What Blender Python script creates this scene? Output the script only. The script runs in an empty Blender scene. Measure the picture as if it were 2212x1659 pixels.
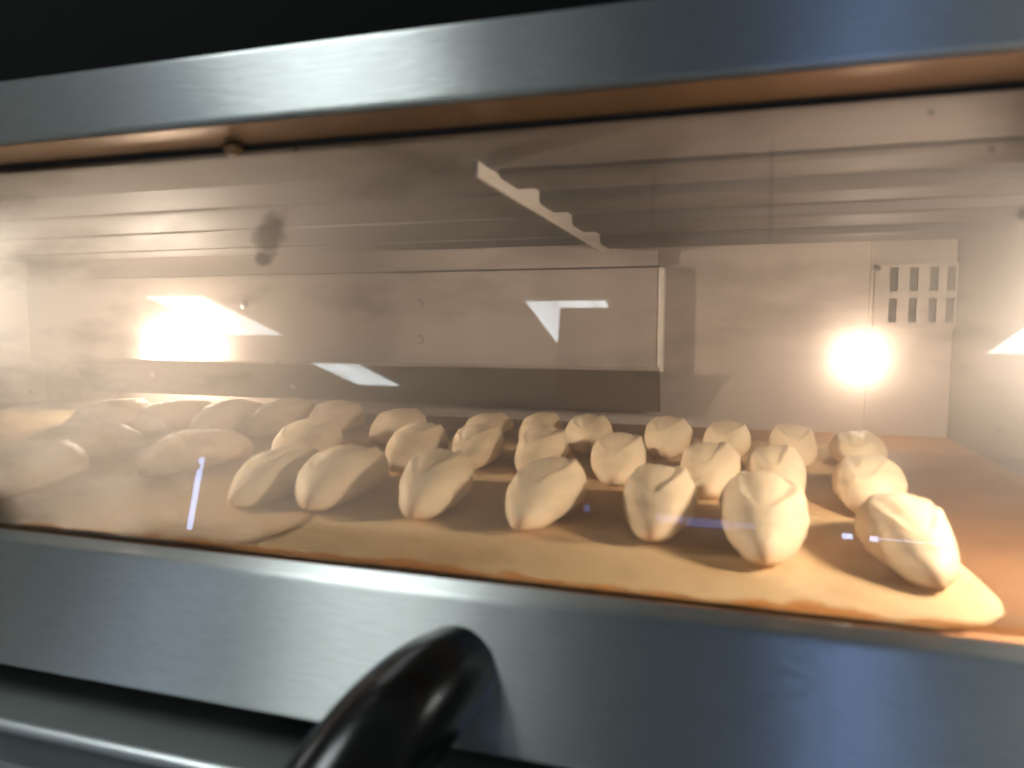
import bpy, bmesh, math, random
from mathutils import Vector, Matrix, noise

scene = bpy.context.scene
C = scene.collection
PI = math.pi
random.seed(7)

# ------------------------------------------------------------------ camera
cam_data = bpy.data.cameras.new('camera')
cam = bpy.data.objects.new('camera', cam_data)
C.objects.link(cam)
scene.camera = cam
cam.location = (0, 0, 0.17)
cam.rotation_euler = (math.radians(90 - 5.34), 0, math.radians(16.4))
cam_data.sensor_width = 36
cam_data.lens = 36 * 1497 / 2212
cam_data.clip_start = 0.01
cam_data.clip_end = 60
cam_data.dof.use_dof = True
cam_data.dof.focus_distance = 1.05
cam_data.dof.aperture_fstop = 4.2

# ------------------------------------------------------------------ world / view
world = bpy.data.worlds.new('World')
scene.world = world
world.use_nodes = True
bg = world.node_tree.nodes['Background']
bg.inputs[0].default_value = (0.62, 0.70, 0.68, 1)
bg.inputs[1].default_value = 0.15
scene.view_settings.view_transform = 'Standard'
scene.view_settings.look = 'None'
scene.view_settings.exposure = 0
scene.view_settings.gamma = 1
scene.render.engine = 'CYCLES'
scene.cycles.use_denoising = True
scene.cycles.filter_width = 2.0
scene.cycles.max_bounces = 8
scene.cycles.diffuse_bounces = 5
scene.cycles.glossy_bounces = 5
scene.cycles.transparent_max_bounces = 16
scene.cycles.caustics_reflective = False
scene.cycles.caustics_refractive = False
scene.cycles.sample_clamp_indirect = 6

# lamp strengths (radiance of the lit bulbs and tubes)
TROFFER = 9.0
BULB_BACK_LEFT = 470.0
BULB_BACK_RIGHT = 380.0
BULB_SIDE_RIGHT = 1020.0
BULB_FRONT_LEFT = 3500.0
WARM = (1.0, 0.78, 0.59)

# ------------------------------------------------------------------ materials
def new_mat(name):
    m = bpy.data.materials.new(name); m.use_nodes = True
    nt = m.node_tree
    return m, nt, nt.nodes['Principled BSDF'], nt.nodes['Material Output']

def node(nt, t, **kw):
    n = nt.nodes.new(t)
    for k, v in kw.items():
        setattr(n, k, v)
    return n

def mixcol(nt, fac, a, b):
    n = node(nt, 'ShaderNodeMix', data_type='RGBA')
    if hasattr(fac, 'links'): nt.links.new(fac, n.inputs[0])
    else: n.inputs[0].default_value = fac
    for i, c in ((6, a), (7, b)):
        if hasattr(c, 'links'): nt.links.new(c, n.inputs[i])
        else: n.inputs[i].default_value = (*c, 1)
    return n.outputs[2]

def ramp(nt, src, stops):
    r = node(nt, 'ShaderNodeValToRGB')
    e = r.color_ramp.elements
    while len(e) < len(stops): e.new(0.5)
    for i, (p, v) in enumerate(stops):
        e[i].position = p
        e[i].color = (v, v, v, 1) if not hasattr(v, '__len__') else (*v, 1)
    nt.links.new(src, r.inputs[0])
    return r.outputs[0]

def coords(nt, scale=(1, 1, 1), kind='Object', loc=(0, 0, 0)):
    tc = node(nt, 'ShaderNodeTexCoord'); mp = node(nt, 'ShaderNodeMapping')
    mp.inputs['Scale'].default_value = scale; mp.inputs['Location'].default_value = loc
    nt.links.new(tc.outputs[kind], mp.inputs[0])
    return mp.outputs[0]

def noise_tex(nt, vec, scale, detail=4, rough=0.55):
    n = node(nt, 'ShaderNodeTexNoise')
    n.inputs['Scale'].default_value = scale; n.inputs['Detail'].default_value = detail
    n.inputs['Roughness'].default_value = rough
    nt.links.new(vec, n.inputs['Vector'])
    return n.outputs[0]

def bump(nt, h, strength, dist, bsdf):
    b = node(nt, 'ShaderNodeBump')
    b.inputs['Strength'].default_value = strength; b.inputs['Distance'].default_value = dist
    nt.links.new(h, b.inputs['Height']); nt.links.new(b.outputs[0], bsdf.inputs['Normal'])

def mat_brushed(name, base, rough, aniso, grain=(55, 420, 420), warm=None):
    m, nt, p, out = new_mat(name)
    v = coords(nt, grain)
    n1 = noise_tex(nt, v, 1.0, 3)
    n2 = noise_tex(nt, coords(nt, (9, 9, 9)), 1.0, 5)
    c = mixcol(nt, n1, tuple(x * 0.78 for x in base), base)
    c = mixcol(nt, ramp(nt, n2, [(0.35, 0.0), (0.75, 0.35)]), c, tuple(x * 0.7 for x in base))
    nt.links.new(c, p.inputs['Base Color'])
    p.inputs['Metallic'].default_value = 1
    r = node(nt, 'ShaderNodeMapRange')
    r.inputs['To Min'].default_value = rough * 0.85; r.inputs['To Max'].default_value = rough * 1.2
    nt.links.new(n2, r.inputs[0]); nt.links.new(r.outputs[0], p.inputs['Roughness'])
    p.inputs['Anisotropic'].default_value = aniso
    t = node(nt, 'ShaderNodeTangent', direction_type='UV_MAP', uv_map='UVMap')
    nt.links.new(t.outputs[0], p.inputs['Tangent'])
    bump(nt, n1, 0.3, 0.0009, p)
    return m

def mat_plain(name, base, rough=0.5, metal=0.0, var=0.25, scale=12, bumps=0.0, coat=0.0, stretch=(1, 1, 1)):
    m, nt, p, out = new_mat(name)
    n = noise_tex(nt, coords(nt, stretch), scale, 6, 0.6)
    c = mixcol(nt, n, tuple(x * (1 - var) for x in base), tuple(min(1, x * (1 + var)) for x in base))
    nt.links.new(c, p.inputs['Base Color'])
    p.inputs['Roughness'].default_value = rough
    p.inputs['Metallic'].default_value = metal
    p.inputs['Coat Weight'].default_value = coat
    if bumps: bump(nt, noise_tex(nt, coords(nt, stretch), scale * 9, 4), 0.4, bumps, p)
    return m

def mat_emit(name, col, strength, streak=None):
    m, nt, p, out = new_mat(name)
    nt.nodes.remove(p)
    e = node(nt, 'ShaderNodeEmission')
    e.inputs[0].default_value = (*col, 1); e.inputs[1].default_value = strength
    if streak:
        n = noise_tex(nt, coords(nt, streak), 1.0, 2)
        r = node(nt, 'ShaderNodeMapRange')
        r.inputs['From Min'].default_value = 0.35; r.inputs['From Max'].default_value = 0.65
        r.inputs['To Min'].default_value = strength * 0.62; r.inputs['To Max'].default_value = strength * 1.08
        nt.links.new(n, r.inputs[0]); nt.links.new(r.outputs[0], e.inputs[1])
    nt.links.new(e.outputs[0], out.inputs[0])
    return m

M = {}
M['steel'] = mat_brushed('brushed_steel', (0.82, 0.85, 0.83), 0.42, 1.0)
M['steel_dark'] = mat_plain('darkened_steel_ledge', (0.26, 0.28, 0.265), 0.42, 0.6, 0.2, 14)  # darkened: the ledge's reflection of the dark underside put into colour
M['steel_inner'] = mat_brushed('brushed_steel_inner', (0.62, 0.55, 0.47), 0.38, 0.6)
M['steel_warm_reflect'] = mat_brushed('brushed_steel_warm_reflect', (0.46, 0.31, 0.20), 0.42, 0.5)  # warm reflection of the lit chamber put into the base colour
M['chamber'] = mat_plain('chamber_sheet_metal', (0.37, 0.315, 0.28), 0.55, 0.25, 0.26, 9, 0.0, 0, (2.2, 1, 0.7))
M['side'] = mat_plain('shaded_sheet_metal', (0.10, 0.082, 0.068), 0.6, 0.1, 0.25, 6)  # darker copy of the chamber metal: the right wall's shade put into colour
M['chamber_dark'] = mat_plain('shaded_baffle_metal', (0.085, 0.058, 0.043), 0.55, 0.2, 0.22, 9)  # chamber metal darkened: shade on the baffle's downward face put into colour
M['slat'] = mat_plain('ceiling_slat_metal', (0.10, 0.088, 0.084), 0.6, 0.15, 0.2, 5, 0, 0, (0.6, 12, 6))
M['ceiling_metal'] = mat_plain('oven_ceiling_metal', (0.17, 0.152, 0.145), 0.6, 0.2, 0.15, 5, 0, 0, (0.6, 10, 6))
M['plate'] = mat_plain('bracket_metal', (0.66, 0.60, 0.55), 0.5, 0.2, 0.1, 14)
M['dark'] = mat_plain('hood_black', (0.006, 0.0065, 0.0065), 0.9, 0, 0.2, 20)  # near black, used on the upper hood
M['dark'].node_tree.nodes['Principled BSDF'].inputs['Specular IOR Level'].default_value = 0.08
M['void'] = mat_plain('recess_shade_metal', (0.03, 0.03, 0.03), 0.7, 0, 0.2, 20)  # shade of the open gap put into a near-black plate colour
M['slot'] = mat_plain('vent_duct_metal', (0.12, 0.10, 0.09), 0.7, 0.2, 0.2, 20)
M['gasket'] = mat_plain('dark_rubber_gasket', (0.030, 0.018, 0.011), 0.6, 0, 0.3, 30)
M['bakelite'] = mat_plain('black_bakelite', (0.004, 0.0035, 0.0035), 0.2, 0, 0.2, 20, 0, 0.0)
M['rim'] = mat_plain('polished_steel_rim', (0.7, 0.72, 0.72), 0.45, 1.0, 0.1, 30)
M['rivet'] = mat_plain('rivet_metal', (0.42, 0.38, 0.34), 0.38, 0.4, 0.1, 50)
M['room_ceiling'] = mat_plain('ceiling_tile', (0.62, 0.64, 0.63), 0.9, 0, 0.06, 6)
M['room_floor'] = mat_plain('floor_tile', (0.34, 0.35, 0.34), 0.5, 0, 0.15, 3)
M['cabinet'] = mat_plain('dark_cabinet_paint', (0.035, 0.037, 0.04), 0.6, 0, 0.2, 4)
M['troffer'] = mat_emit('lit_diffuser', (0.90, 0.98, 1.0), TROFFER, (14, 1, 1))
M['troffer_fill'] = mat_emit('lit_diffuser_fill', (0.90, 0.98, 0.98), 13.5, (14, 1, 1))  # brighter emission for the added fill panel
M['troffer_frame'] = mat_plain('white_enamel', (0.75, 0.76, 0.75), 0.4, 0, 0.05, 10)
M['blue_glow'] = mat_emit('dusk_daylight_in_window', (0.25, 0.38, 1.0), 2.2)
M['blue_window'] = mat_emit('dusk_daylight_behind_window', (0.34, 0.50, 1.0), 11.0)
M['blue_bright'] = mat_emit('bright_daylight_in_window', (0.55, 0.66, 1.0), 16.0)
M['strip'] = mat_emit('daylight_in_door_gap', (0.42, 0.58, 1.0), 14.0)

# hearth stone: baked orange brown
m, nt, p, out = new_mat('hearth_stone')
n1 = noise_tex(nt, coords(nt, (1, 1, 1)), 7, 6, 0.6)
n2 = noise_tex(nt, coords(nt, (1, 1, 1)), 60, 5, 0.6)
c = mixcol(nt, n1, (0.15, 0.062, 0.020), (0.31, 0.16, 0.065))
c = mixcol(nt, ramp(nt, n2, [(0.45, 0.0), (0.8, 0.5)]), c, (0.24, 0.11, 0.04))
nt.links.new(c, p.inputs['Base Color']); p.inputs['Roughness'].default_value = 0.55
bump(nt, n2, 0.3, 0.0006, p)
M['hearth'] = m

# baking paper, browned in patches
def mat_paper(name, a, b, brown):
    m, nt, p, out = new_mat(name)
    n1 = noise_tex(nt, coords(nt, (1, 1, 1)), 5, 5, 0.6)
    n2 = noise_tex(nt, coords(nt, (1, 1, 1), loc=(3, 1, 0)), 9, 6, 0.62)
    c = mixcol(nt, n1, a, b)
    c = mixcol(nt, ramp(nt, n2, [(0.5, 0.0), (0.68, 0.75)]), c, brown)
    n3 = noise_tex(nt, coords(nt), 190, 5, 0.7)
    c = mixcol(nt, ramp(nt, n3, [(0.56, 0.0), (0.66, 0.55)]), c, (0.82, 0.68, 0.48))
    c = mixcol(nt, ramp(nt, noise_tex(nt, coords(nt, loc=(1, 7, 2)), 120, 5, 0.7), [(0.60, 0.0), (0.70, 0.6)]), c, (0.36, 0.18, 0.06))
    nt.links.new(c, p.inputs['Base Color']); p.inputs['Roughness'].default_value = 0.8
    p.inputs['Specular IOR Level'].default_value = 0.2
    bump(nt, noise_tex(nt, coords(nt, (1, 1.6, 1)), 55, 5, 0.65), 0.5, 0.003, p)
    return m
M['paper'] = mat_paper('browned_baking_paper', (0.70, 0.48, 0.24), (0.80, 0.60, 0.35), (0.52, 0.29, 0.11))
M['paper_left'] = mat_paper('left_baking_paper', (0.58, 0.37, 0.17), (0.68, 0.48, 0.25), (0.50, 0.29, 0.12))

# raw dough
m, nt, p, out = new_mat('raw_dough')
n1 = noise_tex(nt, coords(nt), 26, 5, 0.6)
n2 = noise_tex(nt, coords(nt), 420, 3, 0.6)
c = mixcol(nt, n1, (0.83, 0.63, 0.40), (0.90, 0.74, 0.51))
tc = node(nt, 'ShaderNodeTexCoord'); sx = node(nt, 'ShaderNodeSeparateXYZ')
nt.links.new(tc.outputs['Generated'], sx.inputs[0])
flour = ramp(nt, noise_tex(nt, coords(nt, loc=(2, 5, 1)), 60, 7, 0.7), [(0.52, 0.0), (0.66, 0.6)])
c = mixcol(nt, flour, c, (0.90, 0.78, 0.60))
blem = ramp(nt, noise_tex(nt, coords(nt, loc=(7, 1, 4)), 95, 4, 0.6), [(0.64, 0.0), (0.72, 0.55)])
c = mixcol(nt, blem, c, (0.52, 0.32, 0.15))
tip = ramp(nt, sx.outputs[1], [(0.010, 0.40), (0.045, 0.0)])
c = mixcol(nt, tip, c, (0.60, 0.25, 0.10))
nt.links.new(c, p.inputs['Base Color'])
p.inputs['Roughness'].default_value = 0.62
p.inputs['Subsurface Weight'].default_value = 0.12
p.inputs['Subsurface Radius'].default_value = (0.012, 0.006, 0.003)
p.inputs['Subsurface Scale'].default_value = 0.6
bump(nt, n2, 0.35, 0.0012, p)
M['dough'] = m

# orange baked residue with ragged alpha
m, nt, p, out = new_mat('baked_grease')
n1 = noise_tex(nt, coords(nt, (9, 60, 60)), 2.0, 5, 0.6)
c = mixcol(nt, n1, (0.95, 0.40, 0.08), (1.0, 0.58, 0.20))
nt.links.new(c, p.inputs['Base Color']); p.inputs['Roughness'].default_value = 0.5
uv = node(nt, 'ShaderNodeUVMap', uv_map='UVMap'); sx = node(nt, 'ShaderNodeSeparateXYZ')
nt.links.new(uv.outputs[0], sx.inputs[0])
ad = node(nt, 'ShaderNodeMath', operation='MULTIPLY_ADD')
n3 = noise_tex(nt, coords(nt, (16, 16, 30)), 2.2, 5, 0.6)
nt.links.new(n3, ad.inputs[0]); ad.inputs[1].default_value = 2.3; ad.inputs[2].default_value = -0.45
sb = node(nt, 'ShaderNodeMath', operation='SUBTRACT')
nt.links.new(ad.outputs[0], sb.inputs[0]); nt.links.new(sx.outputs[1], sb.inputs[1])
al = ramp(nt, sb.outputs[0], [(0.02, 0.0), (0.35, 0.9)])
tl = node(nt, 'ShaderNodeBsdfTranslucent'); nt.links.new(c, tl.inputs[0])
mx = node(nt, 'ShaderNodeMixShader'); mx.inputs[0].default_value = 0.85
nt.links.new(p.outputs[0], mx.inputs[1]); nt.links.new(tl.outputs[0], mx.inputs[2])
tp = node(nt, 'ShaderNodeBsdfTransparent'); m2 = node(nt, 'ShaderNodeMixShader')
nt.links.new(al, m2.inputs[0]); nt.links.new(tp.outputs[0], m2.inputs[1]); nt.links.new(mx.outputs[0], m2.inputs[2])
nt.links.new(m2.outputs[0], out.inputs[0])
M['grease'] = m

# plastic bag
m, nt, p, out = new_mat('thin_white_plastic')
p.inputs['Base Color'].default_value = (0.96, 0.96, 0.97, 1)
p.inputs['Roughness'].default_value = 0.24
p.inputs['Metallic'].default_value = 0.1
p.inputs['Transmission Weight'].default_value = 0.0
M['bag'] = m

# window pane: clear slab with a greasy, steamed film and weak mirror reflection
def mat_pane():
    m, nt, p, out = new_mat('steamed_oven_glass')
    nt.nodes.remove(p)
    geo = node(nt, 'ShaderNodeNewGeometry')
    dot = node(nt, 'ShaderNodeVectorMath', operation='DOT_PRODUCT')
    nt.links.new(geo.outputs['Incoming'], dot.inputs[0]); nt.links.new(geo.outputs['Normal'], dot.inputs[1])
    ab = node(nt, 'ShaderNodeMath', operation='ABSOLUTE'); nt.links.new(dot.outputs['Value'], ab.inputs[0])
    om = node(nt, 'ShaderNodeMath', operation='SUBTRACT'); om.inputs[0].default_value = 1; nt.links.new(ab.outputs[0], om.inputs[1])
    pw = node(nt, 'ShaderNodeMath', operation='POWER'); nt.links.new(om.outputs[0], pw.inputs[0]); pw.inputs[1].default_value = 5
    fr = node(nt, 'ShaderNodeMath', operation='MULTIPLY_ADD'); nt.links.new(pw.outputs[0], fr.inputs[0])
    fr.inputs[1].default_value = 0.93; fr.inputs[2].default_value = 0.07
    front = node(nt, 'ShaderNodeMath', operation='SUBTRACT'); front.inputs[0].default_value = 1
    nt.links.new(geo.outputs['Backfacing'], front.inputs[1])
    # small grime specks, a few smudges, two thin upright dark lines
    v = coords(nt)
    vor = node(nt, 'ShaderNodeTexVoronoi'); vor.inputs['Scale'].default_value = 34
    nt.links.new(v, vor.inputs['Vector'])
    spot = ramp(nt, vor.outputs['Distance'], [(0.03, 0.8), (0.09, 0.0)])
    pick = node(nt, 'ShaderNodeSeparateColor'); nt.links.new(vor.outputs['Color'], pick.inputs[0])
    sel = ramp(nt, pick.outputs[0], [(0.66, 0.0), (0.72, 1.0)])
    mul = node(nt, 'ShaderNodeMath', operation='MULTIPLY'); nt.links.new(spot, mul.inputs[0]); nt.links.new(sel, mul.inputs[1])
    dirt_and_lines = mul.outputs[0]
    warp = noise_tex(nt, v, 45, 3)
    def blotch(cx, cz, rx, rz, amt):
        sx = node(nt, 'ShaderNodeSeparateXYZ'); nt.links.new(v, sx.inputs[0])
        a = node(nt, 'ShaderNodeMath', operation='SUBTRACT'); nt.links.new(sx.outputs[0], a.inputs[0]); a.inputs[1].default_value = cx
        b = node(nt, 'ShaderNodeMath', operation='SUBTRACT'); nt.links.new(sx.outputs[2], b.inputs[0]); b.inputs[1].default_value = cz
        a2 = node(nt, 'ShaderNodeMath', operation='DIVIDE'); nt.links.new(a.outputs[0], a2.inputs[0]); a2.inputs[1].default_value = rx
        b2 = node(nt, 'ShaderNodeMath', operation='DIVIDE'); nt.links.new(b.outputs[0], b2.inputs[0]); b2.inputs[1].default_value = rz
        cx_ = node(nt, 'ShaderNodeCombineXYZ'); nt.links.new(a2.outputs[0], cx_.inputs[0]); nt.links.new(b2.outputs[0], cx_.inputs[1])
        ln = node(nt, 'ShaderNodeVectorMath', operation='LENGTH'); nt.links.new(cx_.outputs[0], ln.inputs[0])
        wv = node(nt, 'ShaderNodeMath', operation='MULTIPLY_ADD'); nt.links.new(warp, wv.inputs[0]); wv.inputs[1].default_value = 0.9; nt.links.new(ln.outputs['Value'], wv.inputs[2])
        r = ramp(nt, wv.outputs[0], [(0.75, amt), (1.0, 0.0)])
        return r
    def add(a, b):
        n = node(nt, 'ShaderNodeMath', operation='MAXIMUM'); nt.links.new(a, n.inputs[0]); nt.links.new(b, n.inputs[1]); return n.outputs[0]
    for args in BLOTCHES:
        dirt_and_lines = add(dirt_and_lines, blotch(*args))
    smear = ramp(nt, noise_tex(nt, coords(nt, (5, 5, 16), loc=(0.3, 0, 0.1)), 1.6, 6, 0.6), [(0.50, 0.0), (0.72, 0.42)])
    dirt_and_lines = add(dirt_and_lines, smear)
    tint = mixcol(nt, dirt_and_lines, (0.97, 0.95, 0.92), (0.62, 0.60, 0.57))
    tr = node(nt, 'ShaderNodeBsdfTransparent'); nt.links.new(tint, tr.inputs[0])
    vs = node(nt, 'ShaderNodeVolumeScatter')
    vs.inputs['Color'].default_value = (1, 0.89, 0.79, 1)
    vs.inputs['Density'].default_value = FILM[0]; vs.inputs['Anisotropy'].default_value = FILM[1]
    nt.links.new(vs.outputs[0], out.inputs['Volume'])
    s1 = tr
    gl = node(nt, 'ShaderNodeBsdfGlossy'); gl.inputs['Roughness'].default_value = 0.0
    s2 = node(nt, 'ShaderNodeMixShader'); nt.links.new(fr.outputs[0], s2.inputs[0])
    nt.links.new(s1.outputs[0], s2.inputs[1]); nt.links.new(gl.outputs[0], s2.inputs[2])
    nt.links.new(s2.outputs[0], out.inputs[0])
    return m
FILM = (225.0, 0.69)
BLOTCHES = [(-0.315, 0.232, 0.030, 0.030, 0.75), (-0.322, 0.214, 0.016, 0.013, 0.75), (0.158, 0.227, 0.0075, 0.0085, 0.8), (-0.040, 0.245, 0.0026, 0.075, 0.32), (0.029, 0.25, 0.0026, 0.07, 0.28)]  # smudges and a spot, then two thin upright dark lines
M['pane'] = mat_pane()

def mat_bulb(name, s):
    return mat_emit(name, WARM, s)

# ------------------------------------------------------------------ mesh helpers
def link(name, me, mat, parent=None, smooth=False):
    o = bpy.data.objects.new(name, me); C.objects.link(o)
    if mat: me.materials.append(mat)
    if parent:
        o.parent = parent
        o.matrix_parent_inverse = Matrix.Translation(-world_loc(parent))
    if smooth:
        for f in me.polygons: f.use_smooth = True
    return o

def world_loc(o):
    v = Vector(o.location)
    return v

def tag(o, label=None, cat=None, group=None, kind=None):
    if label: o['label'] = label
    if cat: o['category'] = cat
    if group: o['group'] = group
    if kind: o['kind'] = kind
    return o

def empty(name, loc=(0, 0, 0)):
    o = bpy.data.objects.new(name, None); C.objects.link(o); o.location = loc; o.empty_display_size = 0.05
    return o

def set_uv(me):
    """u runs up the sheet (z, or y on level faces), v along x: the tangent lies across the brushing."""
    uvl = me.uv_layers.new(name='UVMap')
    for poly in me.polygons:
        lev = abs(poly.normal.z) > 0.8
        for li in poly.loop_indices:
            co = me.vertices[me.loops[li].vertex_index].co
            uvl.data[li].uv = (co.y if lev else co.z, co.x)

def box(name, x0, x1, y0, y1, z0, z1, mat, parent=None, bev=0.0, seg=2, uv=False):
    bm = bmesh.new()
    bmesh.ops.create_cube(bm, size=1)
    for v in bm.verts:
        v.co = Vector(((x0 + x1) / 2 + v.co.x * (x1 - x0), (y0 + y1) / 2 + v.co.y * (y1 - y0), (z0 + z1) / 2 + v.co.z * (z1 - z0)))
    if bev:
        bmesh.ops.bevel(bm, geom=bm.edges[:], offset=bev, segments=seg, affect='EDGES', profile=0.5)
    me = bpy.data.meshes.new(name); bm.normal_update(); bm.to_mesh(me); bm.free()
    if uv or (mat and mat.name.startswith('brushed')): set_uv(me)
    return link(name, me, mat, parent, smooth=False)

def prism_x(name, prof, x0, x1, mat, parent=None, bev=0.0, seg=3, smooth=False):
    """closed (y,z) profile swept along x"""
    bm = bmesh.new()
    a = [bm.verts.new((x0, y, z)) for y, z in prof]
    b = [bm.verts.new((x1, y, z)) for y, z in prof]
    n = len(prof)
    for i in range(n):
        bm.faces.new((a[i], a[(i + 1) % n], b[(i + 1) % n], b[i]))
    bm.faces.new(a[::-1]); bm.faces.new(b)
    bmesh.ops.recalc_face_normals(bm, faces=bm.faces[:])
    if bev:
        ed = [e for e in bm.edges if abs(e.verts[0].co.x - e.verts[1].co.x) > 0.01]
        bmesh.ops.bevel(bm, geom=ed, offset=bev, segments=seg, affect='EDGES', profile=0.5)
    me = bpy.data.meshes.new(name); bm.normal_update(); bm.to_mesh(me); bm.free()
    if mat.name.startswith('brushed'): set_uv(me)
    return link(name, me, mat, parent, smooth)

def dome(name, loc, r, axis, mat, parent, flat=0.55):
    """low rivet head bulging along axis"""
    bm = bmesh.new()
    bmesh.ops.create_uvsphere(bm, u_segments=16, v_segments=8, radius=r)
    ax = Vector(axis).normalized()
    for v in bm.verts:
        d = v.co.dot(ax)
        v.co = v.co - ax * d * (1 - flat) + Vector(loc)
    me = bpy.data.meshes.new(name); bm.to_mesh(me); bm.free()
    return link(name, me, mat, parent, True)

def tube(name, path, radii, mat, parent, nseg=24, flat=1.0, up=(0, 0, 1)):
    bm = bmesh.new(); rings = []
    P = [Vector(p) for p in path]
    for i, p in enumerate(P):
        t = (P[min(i + 1, len(P) - 1)] - P[max(i - 1, 0)]).normalized()
        s = t.cross(Vector(up)).normalized(); u = s.cross(t).normalized()
        rings.append([bm.verts.new(p + (s * math.cos(a) + u * math.sin(a) * flat) * radii[i]) for a in [2 * PI * k / nseg for k in range(nseg)]])
    for a, b in zip(rings, rings[1:]):
        for k in range(nseg):
            bm.faces.new((a[k], a[(k + 1) % nseg], b[(k + 1) % nseg], b[k]))
    bm.faces.new(rings[0][::-1]); bm.faces.new(rings[-1])
    bmesh.ops.recalc_face_normals(bm, faces=bm.faces[:])
    me = bpy.data.meshes.new(name); bm.to_mesh(me); bm.free()
    return link(name, me, mat, parent, True)

def spline(pts, n):
    """Catmull-Rom through pts"""
    P = [Vector(p) for p in pts]; P = [P[0] * 2 - P[1]] + P + [P[-1] * 2 - P[-2]]
    out = []
    segs = len(P) - 3
    for i in range(n):
        t = i / (n - 1) * segs; k = min(int(t), segs - 1); u = t - k
        a, b, c, d = P[k:k + 4]
        out.append(0.5 * ((2 * b) + (c - a) * u + (2 * a - 5 * b + 4 * c - d) * u * u + (3 * b - a - 3 * c + d) * u ** 3))
    return out

# ------------------------------------------------------------------ the oven
XL, XR, YB = -1.36, 0.322, 1.124
TILT = math.tan(math.radians(8.8))
oven = empty('deck_oven', (-0.5, 0.75, -0.35))
tag(oven, 'stainless steel deck oven with long steamed window and lit baking chamber', 'oven')

box('hearth', XL, XR, 0.412, YB, -0.03, 0.0, M['hearth'], oven)
back = box('back_wall', XL, XR, YB, YB + 0.02, -0.03, 0.33, M['chamber'], oven)
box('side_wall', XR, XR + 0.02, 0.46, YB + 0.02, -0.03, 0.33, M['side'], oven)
box('side_wall', XL - 0.02, XL, 0.46, YB + 0.02, -0.03, 0.33, M['chamber'], oven)
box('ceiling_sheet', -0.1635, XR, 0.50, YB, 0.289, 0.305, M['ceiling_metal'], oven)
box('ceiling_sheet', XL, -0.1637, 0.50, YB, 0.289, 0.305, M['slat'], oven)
prism_x('lintel', [(0.462, 0.30), (0.462, 0.315), (0.512, 0.315), (0.512, 0.283), (0.498, 0.280)], XL, XR, M['ceiling_metal'], oven)

# ceiling slats in two bays either side of a hanging bracket plate
SL = [(0.513, 0.569), (0.640, 0.701), (0.793, 0.865), (0.992, 1.078)]
for (y0, y1) in SL:
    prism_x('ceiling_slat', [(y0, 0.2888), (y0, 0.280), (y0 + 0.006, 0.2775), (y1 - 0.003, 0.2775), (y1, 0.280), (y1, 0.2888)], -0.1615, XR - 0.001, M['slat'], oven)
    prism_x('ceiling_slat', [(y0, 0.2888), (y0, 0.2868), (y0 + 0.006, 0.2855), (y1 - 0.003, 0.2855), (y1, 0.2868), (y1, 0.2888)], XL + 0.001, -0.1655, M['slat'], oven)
def bracket(x):
    prof = [(0.466, 0.2795), (0.466, 0.2690), (1.032, 0.2672), (1.085, 0.2765), (1.085, 0.2888), (0.5125, 0.2888), (0.5125, 0.2795)]
    return prism_x('hanger_plate', prof, x - 0.0015, x + 0.0015, M['plate'], oven)
bracket(-0.1635)

# protruding panel on the back wall with its sloping baffle
pan = box('back_panel', XL + 0.001, -0.087, 1.092, YB - 0.0005, 0.088, 0.2495, M['chamber'], oven, 0.002)
box('panel_band', XL + 0.001, -0.089, 1.098, YB - 0.0005, 0.2515, 0.2875, M['chamber'], oven, 0.001)
box('edge_flange', -0.0865, -0.0785, 1.086, YB - 0.0005, 0.088, 0.2485, M['plate'], oven, 0.0015)
for (x, z) in ((-0.486, 0.197), (-0.486, 0.1355), (-0.835, 0.198)):
    dome('rivet', (x, 1.0915, z), 0.0085, (0, 1, 0), M['rivet'], pan)
box('slot_trim', -0.530, -0.480, 1.0905, 1.0918, 0.0975, 0.0995, M['rivet'], pan)
bm = bmesh.new()
bv = [(-1.208, 1.050, 0.0915), (-0.080, 1.050, 0.0935), (-0.079, 1.075, 0.0285), (-1.178, 1.075, 0.0275)]
f0 = [bm.verts.new(v) for v in bv]; f1 = [bm.verts.new((v[0], v[1] + 0.003, v[2] + 0.001)) for v in bv]
bm.faces.new(f0); bm.faces.new(f1[::-1])
for i in range(4): bm.faces.new((f0[i], f1[i], f1[(i + 1) % 4], f0[(i + 1) % 4]))
bmesh.ops.recalc_face_normals(bm, faces=bm.faces[:])
me = bpy.data.meshes.new('baffle'); bm.to_mesh(me); bm.free()
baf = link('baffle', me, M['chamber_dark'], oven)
tube('baffle_lip', [(-1.209, 1.0495, 0.0935), (-0.6, 1.0495, 0.0945), (-0.0795, 1.0495, 0.0955)], [0.003] * 3, M['chamber'], baf, 10)
dome('rivet', (-1.02, 1.0585, 0.066), 0.006, (0, 1, 0.3), M['rivet'], baf)
dome('rivet', (-0.72, 1.066, 0.050), 0.005, (0, 1, 0.3), M['rivet'], baf)
for x in (-1.135, -0.935):
    box('seam', x, x + 0.0015, 1.046, 1.0495, 0.088, 0.0915, M['rivet'], baf)

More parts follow.
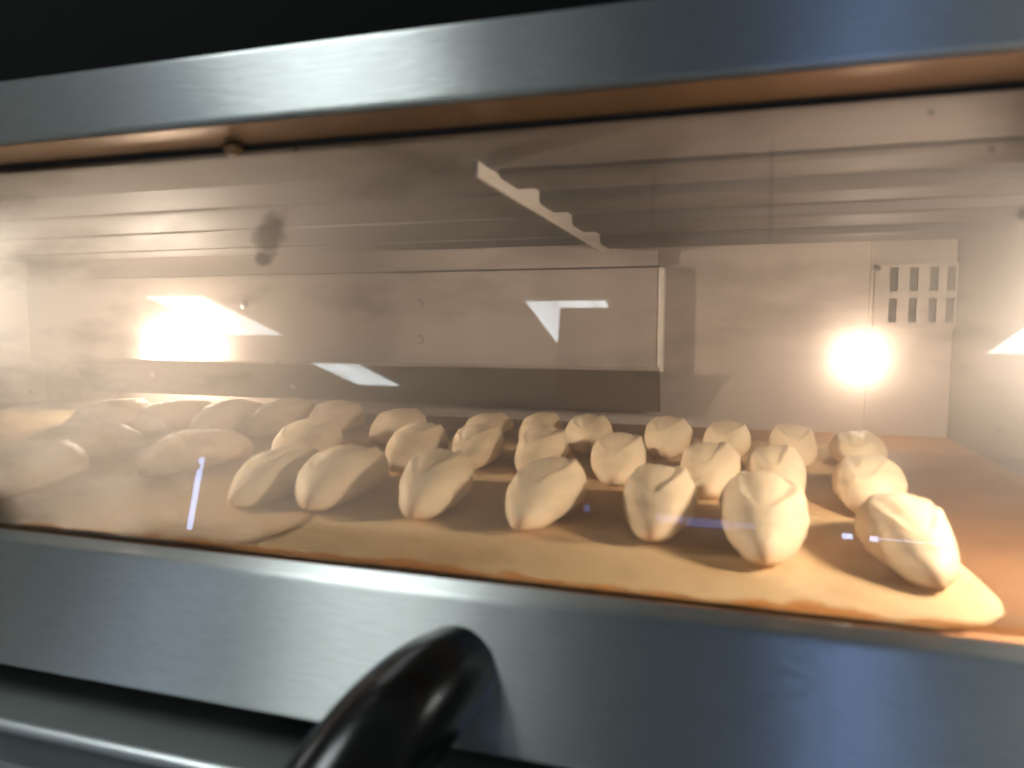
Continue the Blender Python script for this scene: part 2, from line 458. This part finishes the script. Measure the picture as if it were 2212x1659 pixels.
# right-hand wall section and vent grille
box('wall_section', 0.212, XR - 0.0005, YB - 0.004, YB - 0.0005, 0.0, 0.2875, M['chamber'], oven, 0.0008)
gx = [0.2405, 0.2660, 0.2910, 0.3125]; gz = [(0.1655, 0.200), (0.2095, 0.2435)]
bm = bmesh.new()
xs = [0.2165]; 
for x in gx: xs += [x - 0.0055, x + 0.0055]
xs[-1] = min(xs[-1], 0.3185); xs.append(0.3205)
zs = [0.158, gz[0][0], gz[0][1], gz[1][0], gz[1][1], 0.249]
yf = YB - 0.016
def quad(*c): bm.faces.new([bm.verts.new(v) for v in c])
for i in range(len(xs) - 1):
    for j in range(len(zs) - 1):
        hole = i % 2 == 1 and j % 2 == 1
        a, b, c0, d = xs[i], xs[i + 1], zs[j], zs[j + 1]
        if not hole: quad((a, yf, c0), (b, yf, c0), (b, yf, d), (a, yf, d))
        else:
            for (p, q) in (((a, c0), (b, c0)), ((b, c0), (b, d)), ((b, d), (a, d)), ((a, d), (a, c0))):
                quad((p[0], yf, p[1]), (q[0], yf, q[1]), (q[0], yf + 0.003, q[1]), (p[0], yf + 0.003, p[1]))
quad((xs[0], yf, zs[0]), (xs[0], yf + 0.0115, zs[0]), (xs[0], yf + 0.0115, zs[-1]), (xs[0], yf, zs[-1]))
quad((xs[0], yf, zs[0]), (xs[-1], yf, zs[0]), (xs[-1], yf + 0.0115, zs[0]), (xs[0], yf + 0.0115, zs[0]))
quad((xs[0], yf, zs[-1]), (xs[-1], yf, zs[-1]), (xs[-1], yf + 0.0115, zs[-1]), (xs[0], yf + 0.0115, zs[-1]))
me = bpy.data.meshes.new('vent_grille'); bm.to_mesh(me); bm.free()
gr = link('vent_grille', me, M['chamber'], back)
box('vent_duct', 0.2185, 0.3200, YB - 0.0065, YB - 0.0042, 0.160, 0.247, M['slot'], back)
dome('screw', (0.218, yf - 0.0005, 0.2425), 0.0045, (0, 1, 0), M['slot'], back)

# lamps
def bulb(loc, r, mat, length=0.0, name='lamp_bulb'):
    bm = bmesh.new()
    bmesh.ops.create_uvsphere(bm, u_segments=24, v_segments=16, radius=r)
    for v in bm.verts:
        v.co.x += (length / 2) * (1 if v.co.x > 1e-5 else -1 if v.co.x < -1e-5 else 0)
        v.co += Vector(loc)
    me = bpy.data.meshes.new(name); bm.to_mesh(me); bm.free()
    return link(name, me, mat, oven, True)
bulb((-0.985, 1.070, 0.113), 0.014, mat_bulb('lit_bulb_back_left', BULB_BACK_LEFT), 0.10)
bulb((0.205, 1.092, 0.113), 0.012, mat_bulb('lit_bulb_back_right', BULB_BACK_RIGHT))
bulb((0.265, 0.468, 0.165), 0.019, mat_bulb('lit_bulb_side', BULB_SIDE_RIGHT))
bulb((-0.86, 0.482, 0.212), 0.016, mat_bulb('lit_bulb_front', BULB_FRONT_LEFT), 0.06)

sh = box('light_blocker', -0.98, -0.70, 0.4535, 0.56, 0.237, 0.239, M['side'], oven)  # unseen plates added to keep this bulb's light off ceiling, glass and left rolls
box('blocker_plate', -0.98, -0.775, 0.4500, 0.56, 0.184, 0.186, M['side'], sh)
box('blocker_plate', -0.98, -0.795, 0.533, 0.535, 0.1862, 0.2368, M['side'], sh)
box('blocker_plate', -0.98, -0.720, 0.4525, 0.4540, 0.1862, 0.2368, M['side'], sh)
sh = box('light_blocker', 0.225, XR - 0.001, 0.4465, 0.52, 0.200, 0.203, M['side'], oven)  # added out of view to block the side bulb toward ceiling and glass
box('blocker_plate', 0.225, XR - 0.001, 0.4445, 0.4460, 0.125, 0.203, M['side'], sh)
# ------------------------------------------------------------------ oven front
FX0, FX1 = -1.5, 0.62
# upper frame: front face, rounded lower edge, underside running back to the glass
prism_x('upper_frame', [(0.410, 0.349), (0.410, 0.304), (0.454, 0.3005), (0.459, 0.310), (0.459, 0.349)], FX0, FX1, M['steel'], oven, 0.003, 3)
prism_x('frame_return', [(0.4135, 0.3032), (0.454, 0.2998), (0.454, 0.2988), (0.4135, 0.3020)], FX0, FX1, M['steel_warm_reflect'], oven)  # underside skin carrying the painted chamber reflection
prism_x('upper_hood', [(0.425, 0.60), (0.425, 0.351), (0.62, 0.351), (0.62, 0.60)], FX0, FX1, M['dark'], oven, 0.004)
prism_x('window_gasket', [(0.4525, 0.2987), (0.4540, 0.2955), (0.4600, 0.2962), (0.4600, 0.2987)], FX0, FX1, M['gasket'], oven)
# glass
zb, zt = 0.0035, 0.2985
def gy(z): return 0.409 + z * TILT
pane = prism_x('window_pane', [(gy(zb), zb), (gy(zt), zt), (gy(zt) + 0.004, zt), (gy(zb) + 0.004, zb)], XL, 0.45, M['pane'], oven)
# browned grease along the lower edge of the glass
bm = bmesh.new(); uvs = []
N = 240
vs = []
for i in range(N + 1):
    x = XL + (0.45 - XL) * i / N
    hh = 0.0065 + 0.003 * noise.noise((x * 9, 0, 0))
    vs.append((bm.verts.new((x, gy(zb) + 0.0046, zb)), bm.verts.new((x, gy(zb + hh) + 0.0046, zb + hh))))
for a, b in zip(vs, vs[1:]): bm.faces.new((a[0], b[0], b[1], a[1]))
me = bpy.data.meshes.new('baked_residue'); bm.to_mesh(me); bm.free()
uvl = me.uv_layers.new(name='UVMap')
for poly in me.polygons:
    for k, li in enumerate(poly.loop_indices): uvl.data[li].uv = (0, 0 if k < 2 else 1)
link('baked_residue', me, M['grease'], pane)
# drip of crust under the frame
bm = bmesh.new(); bmesh.ops.create_icosphere(bm, subdivisions=3, radius=1)
for v in bm.verts:
    n = 1 + 0.35 * noise.noise(v.co * 1.6 + Vector((4, 2, 1)))
    v.co = Vector((-0.347 + v.co.x * 0.0085 * n, 0.4475 + v.co.y * 0.004 * n, 0.2955 + v.co.z * 0.0045 * n))
me = bpy.data.meshes.new('crust_drip'); bm.to_mesh(me); bm.free()
link('crust_drip', me, mat_plain('crust', (0.85, 0.38, 0.15), 0.45, 0, 0.4, 90), oven, True)
# lower panel of the door, its lip, and the ledge and panel of the deck below
door = prism_x('door_panel', [(0.385, 0.002), (0.3705, -0.0895), (0.43, -0.0895), (0.43, -0.034), (0.410, -0.034), (0.410, 0.002)], FX0, FX1, M['steel'], oven, 0.0035, 3)
prism_x('ledge', [(0.345, -0.1150), (0.345, -0.145), (0.52, -0.145), (0.52, -0.1150)], FX0, FX1, M['steel_dark'], oven, 0.003, 3)
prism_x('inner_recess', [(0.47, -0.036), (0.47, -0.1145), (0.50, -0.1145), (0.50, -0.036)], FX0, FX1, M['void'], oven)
tube('ledge_rim', [(FX0, 0.3445, -0.1150), (-0.4, 0.3445, -0.1150), (FX1, 0.3445, -0.1150)], [0.0042] * 3, M['rim'], oven, 12)
prism_x('lower_panel', [(0.3485, -0.1455), (0.3485, -0.34), (0.40, -0.34), (0.40, -0.1455)], FX0, FX1, M['steel'], oven, 0.002, 2)
# handle: thick black bakelite arm curving out of the panel toward the viewer
hp = spline([(-0.146, 0.392, -0.044), (-0.149, 0.370, -0.042), (-0.155, 0.345, -0.043), (-0.163, 0.315, -0.051), (-0.171, 0.285, -0.066), (-0.177, 0.255, -0.086), (-0.180, 0.23, -0.111), (-0.180, 0.215, -0.140)], 40)
rad = [0.0250 + 0.0075 * math.sin(PI / 2 * min(1, i / 26)) for i in range(40)]
tube('handle', hp, rad, M['bakelite'], door, 32, 1.0)

# ------------------------------------------------------------------ baking paper
def sheet(name, outline, mat, label, amp, seed, z0=0.0022):
    """paper sheet: outline polygon filled with a fine grid, gently rippled"""
    bm = bmesh.new()
    xs = [p[0] for p in outline]; ys = [p[1] for p in outline]
    def inside(x, y):
        c = False; n = len(outline)
        for i in range(n):
            x1, y1 = outline[i]; x2, y2 = outline[(i + 1) % n]
            if (y1 > y) != (y2 > y) and x < (x2 - x1) * (y - y1) / (y2 - y1) + x1: c = not c
        return c
    vs = [bm.verts.new((x, y, 0)) for x, y in outline]
    bm.faces.new(vs)
    for i in range(int(min(xs) / 0.012), int(max(xs) / 0.012) + 1):
        g = bm.verts[:] + bm.edges[:] + bm.faces[:]
        bmesh.ops.bisect_plane(bm, geom=g, plane_co=(i * 0.012, 0, 0), plane_no=(1, 0, 0))
    for i in range(int(min(ys) / 0.012), int(max(ys) / 0.012) + 1):
        g = bm.verts[:] + bm.edges[:] + bm.faces[:]
        bmesh.ops.bisect_plane(bm, geom=g, plane_co=(0, i * 0.012, 0), plane_no=(0, 1, 0))
    ox, oy = (min(xs) + max(xs)) / 2, (min(ys) + max(ys)) / 2
    for v in bm.verts:
        n = noise.noise((v.co.x * 11 + seed, v.co.y * 11, seed)) + 0.5 * noise.noise((v.co.x * 27, v.co.y * 27 + seed, 1))
        v.co.z = z0 + amp * max(-0.6, n) + amp * 0.6
        v.co.x -= ox; v.co.y -= oy
    ext = bmesh.ops.solidify(bm, geom=bm.faces[:], thickness=0.0003)
    me = bpy.data.meshes.new(name); bm.normal_update(); bm.to_mesh(me); bm.free()
    o = link(name, me, mat, None, True); o.location = (ox, oy, 0)
    tag(o, label, 'baking paper', 'sheets of baking paper on the hearth')
    return o
def arc(cx, cy, r, a0, a1, n=10):
    return [(cx + r * math.cos(math.radians(a0 + (a1 - a0) * k / n)), cy + r * math.sin(math.radians(a0 + (a1 - a0) * k / n))) for k in range(n + 1)]
sheet('baking_paper', [(-0.36, 0.4142), (0.120, 0.4142), (0.135, 0.4175), (0.150, 0.429), (0.161, 0.444), (0.1665, 0.464), (0.1665, 0.49), (0.1640, 0.53), (0.160, 0.575), (0.157, 0.62), (0.155, 1.00), (-0.36, 1.00)],
      M['paper'], 'browned baking paper with a rounded free corner under the rolls at right', 0.0014, 3.0)
sheet('baking_paper', [(-1.25, 0.4142), (-0.335, 0.4142)] + arc(-0.395, 0.47, 0.075, -38, 60) + [(-0.375, 0.60), (-0.38, 0.98), (-1.25, 0.98)],
      M['paper_left'], 'sheet under the rolls at left, its rounded corner standing in for a reflection', 0.0012, 9.0, 0.0042)  # corner outline drawn for a pale reflection in the glass

# ------------------------------------------------------------------ bread rolls
def roll_mesh(seed, L=0.150, W=0.029, H=0.049, q0=-0.12, skew=0.10, open_=0.55, dep=0.0075, lip=0.0035):
    rnd = random.Random(seed)
    NU, NV = 72, 84
    V, F = [], []
    off = Vector((seed * 3.1, seed * 1.7, seed * 0.9))
    for i in range(NU + 1):
        s = -1 + 2 * i / NU
        s = math.copysign(abs(s) ** 0.85, s)
        a = abs(s)
        e = max(0.0, 1 - a ** 2.0)
        pt = 0.74 if s < 0 else 0.62
        w = W * e ** pt; h = H * e ** (pt * 0.82)
        bend = 0.004 * math.sin(s * 2 + seed)
        for j in range(NV):
            t = 2 * PI * j / NV
            cs, sn = math.cos(t), math.sin(t)
            x = w * math.copysign(abs(cs) ** 0.92, cs)
            if sn >= 0: z = h * (0.40 + 0.60 * sn ** 0.95)
            else: z = h * 0.40 * (1 - abs(sn) ** 0.72)
            nx, nz = cs, sn
            q = x / max(w, 1e-6)
            sl = (s - 0.02) / 0.68
            if sn > 0 and abs(sl) < 1:
                hw = open_ * math.sqrt(1 - sl ** 2)
                qc = q0 + skew * s
                hw *= 1 + 0.10 * noise.noise((s * 5 + seed, 5.5, 1.5)) + 0.05 * noise.noise((s * 24, seed, 3))
                d = (q - qc) / max(hw, 0.02)
                fade = min(1.0, (1 - abs(sl)) / 0.2)
                disp = 0
                if abs(d) < 1:
                    edge = min(1.0, (1 - abs(d)) / (0.25 if d > 0 else 0.30))
                    edge = edge * edge * (3 - 2 * edge)
                    disp -= dep * fade * edge * (0.45 + 0.55 * d * d) * (1.0 if d > 0 else 0.7)
                ragged = 0.55 + 0.9 * abs(noise.noise((s * 11 + seed, 2, seed)))
                up_ = 0.6 + 0.6 * max(0.0, s + 0.3)
                if d > 0.6: disp += lip * up_ * ragged * fade * math.exp(-((d - 1.05) / (0.11 if d < 1.05 else 0.20)) ** 2)
                if d < -0.6: disp += lip * 0.45 * ragged * fade * math.exp(-((d + 1.05) / 0.10) ** 2)
                x += nx * disp; z += nz * disp
            p = Vector((x + bend, s * L / 2, z))
            n = noise.noise(p * 26 + off) * 0.0015 + noise.noise(p * 90 + off) * 0.0009 + max(0.0, noise.noise(p * 170 + off) - 0.35) * 0.0022
            x += nx * n * min(1, e * 2); z += nz * n * min(1, e * 2) if sn > -0.3 else 0
            V.append((x + bend, s * L / 2, max(0.0, z) + (0.006 * max(0, a - 0.8) / 0.2 if s < 0 else 0.004 * max(0, a - 0.8) / 0.2)))
    for i in range(NU):
        for j in range(NV):
            F.append((i * NV + j, i * NV + (j + 1) % NV, (i + 1) * NV + (j + 1) % NV, (i + 1) * NV + j))
    me = bpy.data.meshes.new('bread_roll')
    me.from_pydata(V, [], F)
    bm = bmesh.new(); bm.from_mesh(me)
    bmesh.ops.remove_doubles(bm, verts=bm.verts[:], dist=1e-5)
    bmesh.ops.recalc_face_normals(bm, faces=bm.faces[:])
    bm.to_mesh(me); bm.free()
    me.materials.append(M['dough'])
    for f in me.polygons: f.use_smooth = True
    return me
variants = [roll_mesh(k + 1, q0=-0.14 + 0.06 * (k % 4), skew=0.12 + 0.07 * (k % 3), open_=0.54 + 0.05 * (k % 4), dep=0.0024 + 0.0006 * (k % 3), lip=0.0020 + 0.0006 * (k % 4),
                      W=0.0282 + 0.0012 * (k % 3), H=0.0425 + 0.0014 * (k % 4)) for k in range(9)]

# (x of the near tip, y of the near tip, yaw in degrees, size, label)
ROLLS = [
 # front row, left to right
 (-0.392, 0.492, -7, 1.05, 'long pale dough roll in front row, second from left'),
 (-0.323, 0.500, -8, 1.06, 'pale dough roll in front row, third from left'),
 (-0.233, 0.502, -8, 1.03, 'slashed dough roll in front row, fourth from left'),
 (-0.136, 0.498, -4, 1.04, 'slashed dough roll at the middle of the front row'),
 (-0.045, 0.500, 2, 1.03, 'upright looking slashed dough roll in front row, third from right'),
 (0.034, 0.470, 1, 1.04, 'large half lit dough roll in front row, second from right'),
 (0.128, 0.458, 4, 0.98, 'brightest dough roll near the paper corner, right end of front row'),
 (-0.645, 0.425, -8, 1.12, 'yellowish dough roll at the far left of the front row'),
 # middle row
 (-0.560, 0.560, 6, 1.02, 'smooth tan dough roll in middle row, behind the thin blue strip'),
 (-0.452, 0.640, -12, 1.08, 'smooth wide dough roll in middle row, third from left'),
 (-0.324, 0.660, -6, 1.02, 'slashed dough roll in middle row behind the third front roll'),
 (-0.262, 0.685, -4, 0.97, 'slashed dough roll in middle row behind the fourth front roll'),
 (-0.186, 0.680, -1, 0.97, 'slashed dough roll in middle row behind the centre front roll'),
 (-0.096, 0.662, 3, 1.0, 'wide slashed dough roll in middle row, fourth from right'),
 (-0.008, 0.644, 2, 0.97, 'slashed dough roll in middle row, third from right'),
 (0.060, 0.632, 2, 1.0, 'slashed dough roll in middle row, second from right'),
 (0.128, 0.618, 6, 1.02, 'shaded dough roll with jagged top at the right end of the middle row'),
 # back row
 (-0.80, 0.790, 4, 1.04, 'dark smooth dough roll in back row, second from left under the baffle'),
 (-0.70, 0.785, 4, 1.06, 'smooth dough roll in back row, third from left'),
 (-0.612, 0.800, 0, 1.08, 'smooth shaded dough roll in back row, fourth from left'),
 (-0.525, 0.815, -2, 1.04, 'smooth dough roll in back row, fifth from left'),
 (-0.428, 0.805, 2, 1.02, 'round ended dough roll standing alone in back row, left of centre'),
 (-0.300, 0.84, 2, 0.92, 'small slashed dough roll in back row, just left of centre'),
 (-0.226, 0.835, 0, 0.92, 'small slashed dough roll at the centre of the back row'),
 (-0.140, 0.815, -10, 0.95, 'slashed dough roll in back row with its near tip turned left'),
 (-0.060, 0.820, 0, 0.95, 'slashed dough roll in back row below the right wall section'),
 (0.012, 0.815, 2, 0.95, 'slashed dough roll in back row, third from right'),
 (0.088, 0.805, 2, 0.92, 'slashed dough roll in back row, second from right'),
 (0.155, 0.800, 2, 0.92, 'dim dough roll at the right end of the back row under the lamp'),
 # far left, behind the reflected bag
 (-0.735, 0.560, 4, 1.05, 'dough roll in middle row far left, veiled by the pale reflection'),
 (-0.90, 0.770, 4, 1.05, 'dough roll in back row far left, veiled by the pale reflection'),
]
for k, (x, y, yaw, sc, lab) in enumerate(ROLLS):
    o = bpy.data.objects.new('bread_roll', variants[(k * 5 + k // 9) % 9]); C.objects.link(o)
    th = math.radians(yaw)
    o.scale = (sc, sc, sc)
    jr = random.Random(k * 7 + 3)
    o.scale = (sc * jr.uniform(0.95, 1.07), sc * jr.uniform(0.97, 1.05), sc * jr.uniform(0.93, 1.05))
    if k in (8, 9, 17, 18, 19, 20, 7, 29, 30): o.scale = (sc * 1.12, sc * 1.05, sc * 0.98)
    half = 0.073 * o.scale[1]
    th += math.radians(jr.uniform(-2.5, 2.5))
    o.rotation_euler = (0, math.radians(jr.uniform(-4, 4)), -th)
    o.location = (x + math.sin(th) * half, y + math.cos(th) * half, 0.0045)
    tag(o, lab, 'bread roll', 'raw dough rolls baking on the hearth')

# ------------------------------------------------------------------ the room behind, as the glass and steel mirror it
CZ = 1.37
tag(box('ceiling', -7, 6, -9, 0.3, CZ + 0.02, CZ + 0.08, M['room_ceiling']), kind='structure')
tag(box('floor', -7, 6, -9, 0.34, -1.16, -1.10, M['room_floor']), kind='structure')
def troffer(cx, cy, lab, mat='troffer'):
    r = empty('ceiling_light', (cx, cy, CZ))
    tag(r, lab, 'ceiling light', 'fluorescent panels in the ceiling grid')
    w, l = 0.245, 0.47
    box('diffuser', cx - w, cx + w, cy - l, cy + l, CZ + 0.002, CZ + 0.010, M[mat], r)
    for (a, b, c, d) in ((-w - 0.02, -w, -l - 0.02, l + 0.02), (w, w + 0.02, -l - 0.02, l + 0.02), (-w, w, -l - 0.02, -l), (-w, w, l, l + 0.02)):
        box('frame', cx + a, cx + b, cy + c, cy + d, CZ, CZ + 0.018, M['troffer_frame'], r)
troffer(-3.56, -3.30, 'bright ceiling panel mirrored in the glass beside the left oven lamp')
troffer(-3.40, -5.18, 'ceiling panel mirrored in the glass over the dark baffle')
troffer(-0.87, -3.46, 'ceiling panel mirrored in the glass with its corner cut off by the cabinet')
troffer(1.90, -3.60, 'ceiling panel mirrored at the right edge of the glass')
troffer(-0.92, -0.20, 'added fill panel out of the mirrored view, lighting the bag and steel', 'troffer_fill')  # off-grid panel added to brighten the bag and steel front
troffer(1.90, -1.60, 'ceiling panel out of the mirrored view, nearest the right end')

cab = empty('tall_cabinet', (-0.05, -2.8, -1.10))
tag(cab, 'tall dark cabinet mirrored in the glass in front of a ceiling panel', 'cabinet')
box('body', -0.785, 0.665, -3.1, -2.52, -1.099, 1.172, M['cabinet'], cab, 0.004)
box('door_leaf', -0.775, -0.065, -2.5195, -2.50, -0.95, 1.10, M['cabinet'], cab, 0.004)
box('door_leaf', -0.055, 0.655, -2.5195, -2.50, -0.95, 1.10, M['cabinet'], cab, 0.004)

def glow(name, rects, mat, lab, cat):
    r = empty(name, ((rects[0][0] + rects[0][1]) / 2, rects[0][2], rects[0][3]))
    tag(r, lab, cat)
    for (x0, x1, y, z0, z1) in rects:
        box('lit_pane', x0, x1, y - 0.01, y, z0, z1, mat, r)
    return r
glow('appliance_display', [(-0.25, -0.12, -2.485, 0.118, 0.150), (-0.11, 0.08, -2.485, 0.108, 0.146), (0.09, 0.19, -2.485, 0.118, 0.140), (-0.585, -0.560, -2.485, 0.135, 0.170)], M['blue_glow'], 'row of blue lit panes mirrored low in the glass', 'display')
glow('daylight_pane', [(0.545, 0.585, -2.485, 0.108, 0.130), (0.655, 0.685, -2.485, 0.106, 0.126), (0.690, 0.93, -2.485, 0.1175, 0.1200)], M['blue_bright'], 'two small white blue lit panes mirrored beside the right front roll', 'window')
glow('side_window', [(0.50, 0.64, -2.485, -1.05, -0.40)], M['blue_window'], 'tall blue lit window smeared in the brushed steel at right', 'window')
glow('door_gap', [(-2.838, -2.810, -2.5, -1.05, 0.27)], M['strip'], 'thin upright strip of blue daylight mirrored at the left of the glass', 'window')

# plastic bag of bread mirrored at the left of the glass
def bag():
    r = empty('plastic_bag', (-1.48, -0.5, -0.06))
    tag(r, 'crumpled white plastic bag mirrored in the glass at far left', 'bag')
    NU, NV = 140, 160
    V, F = [], []
    for i in range(NU + 1):
        t = i / NU
        z = -0.05 + 0.36 * t
        body = math.sqrt(max(0.0, 1 - max(0, (t - 0.45) / 0.38) ** 2)) if t < 0.82 else 0
        rad = max(0.24 * body, 0.022 + 0.04 * max(0, t - 0.86) / 0.14)
        for j in range(NV):
            a = 2 * PI * j / NV
            fold = 0.05 * noise.noise((math.cos(a) * 2.2 + t * 3.4, math.sin(a) * 2.2 - t * 5.0, 4)) + 0.018 * math.sin(a * 7 + t * 15 + 2 * noise.noise((a, t * 4, 0))) * (0.3 + t)
            dg = (a * 2.2 + t * 7.0, a * 0.7 - t * 2.2, 3)
            fold += 0.030 * (0.35 - abs(noise.noise((dg[0], dg[1], 1.0)))) + 0.014 * (0.3 - abs(noise.noise((dg[0] * 2.3, dg[1] * 2, 7.0))))
            rr = rad + fold * min(1, rad / 0.1)
            V.append((-1.50 + rr * math.cos(a), -0.52 + 0.75 * rr * math.sin(a), z))
    for i in range(NU):
        for j in range(NV):
            F.append((i * NV + j, i * NV + (j + 1) % NV, (i + 1) * NV + (j + 1) % NV, (i + 1) * NV + j))
    F.append(tuple(range(NV))[::-1]); F.append(tuple(range(NU * NV, NU * NV + NV)))
    me = bpy.data.meshes.new('sack'); me.from_pydata(V, [], F); me.update()
    link('sack', me, M['bag'], r, True)
bag()
tb = empty('work_table', (-1.6, -0.6, -1.10))
tag(tb, 'plain steel work table carrying the plastic bag', 'table')
box('table_top', -2.1, -1.15, -0.95, -0.20, -0.09, -0.055, M['steel_inner'], tb, 0.003)
for (x, y) in ((-2.05, -0.9), (-1.2, -0.9), (-2.05, -0.25), (-1.2, -0.25)):
    box('leg', x - 0.02, x + 0.02, y - 0.02, y + 0.02, -1.099, -0.0905, M['steel_inner'], tb)
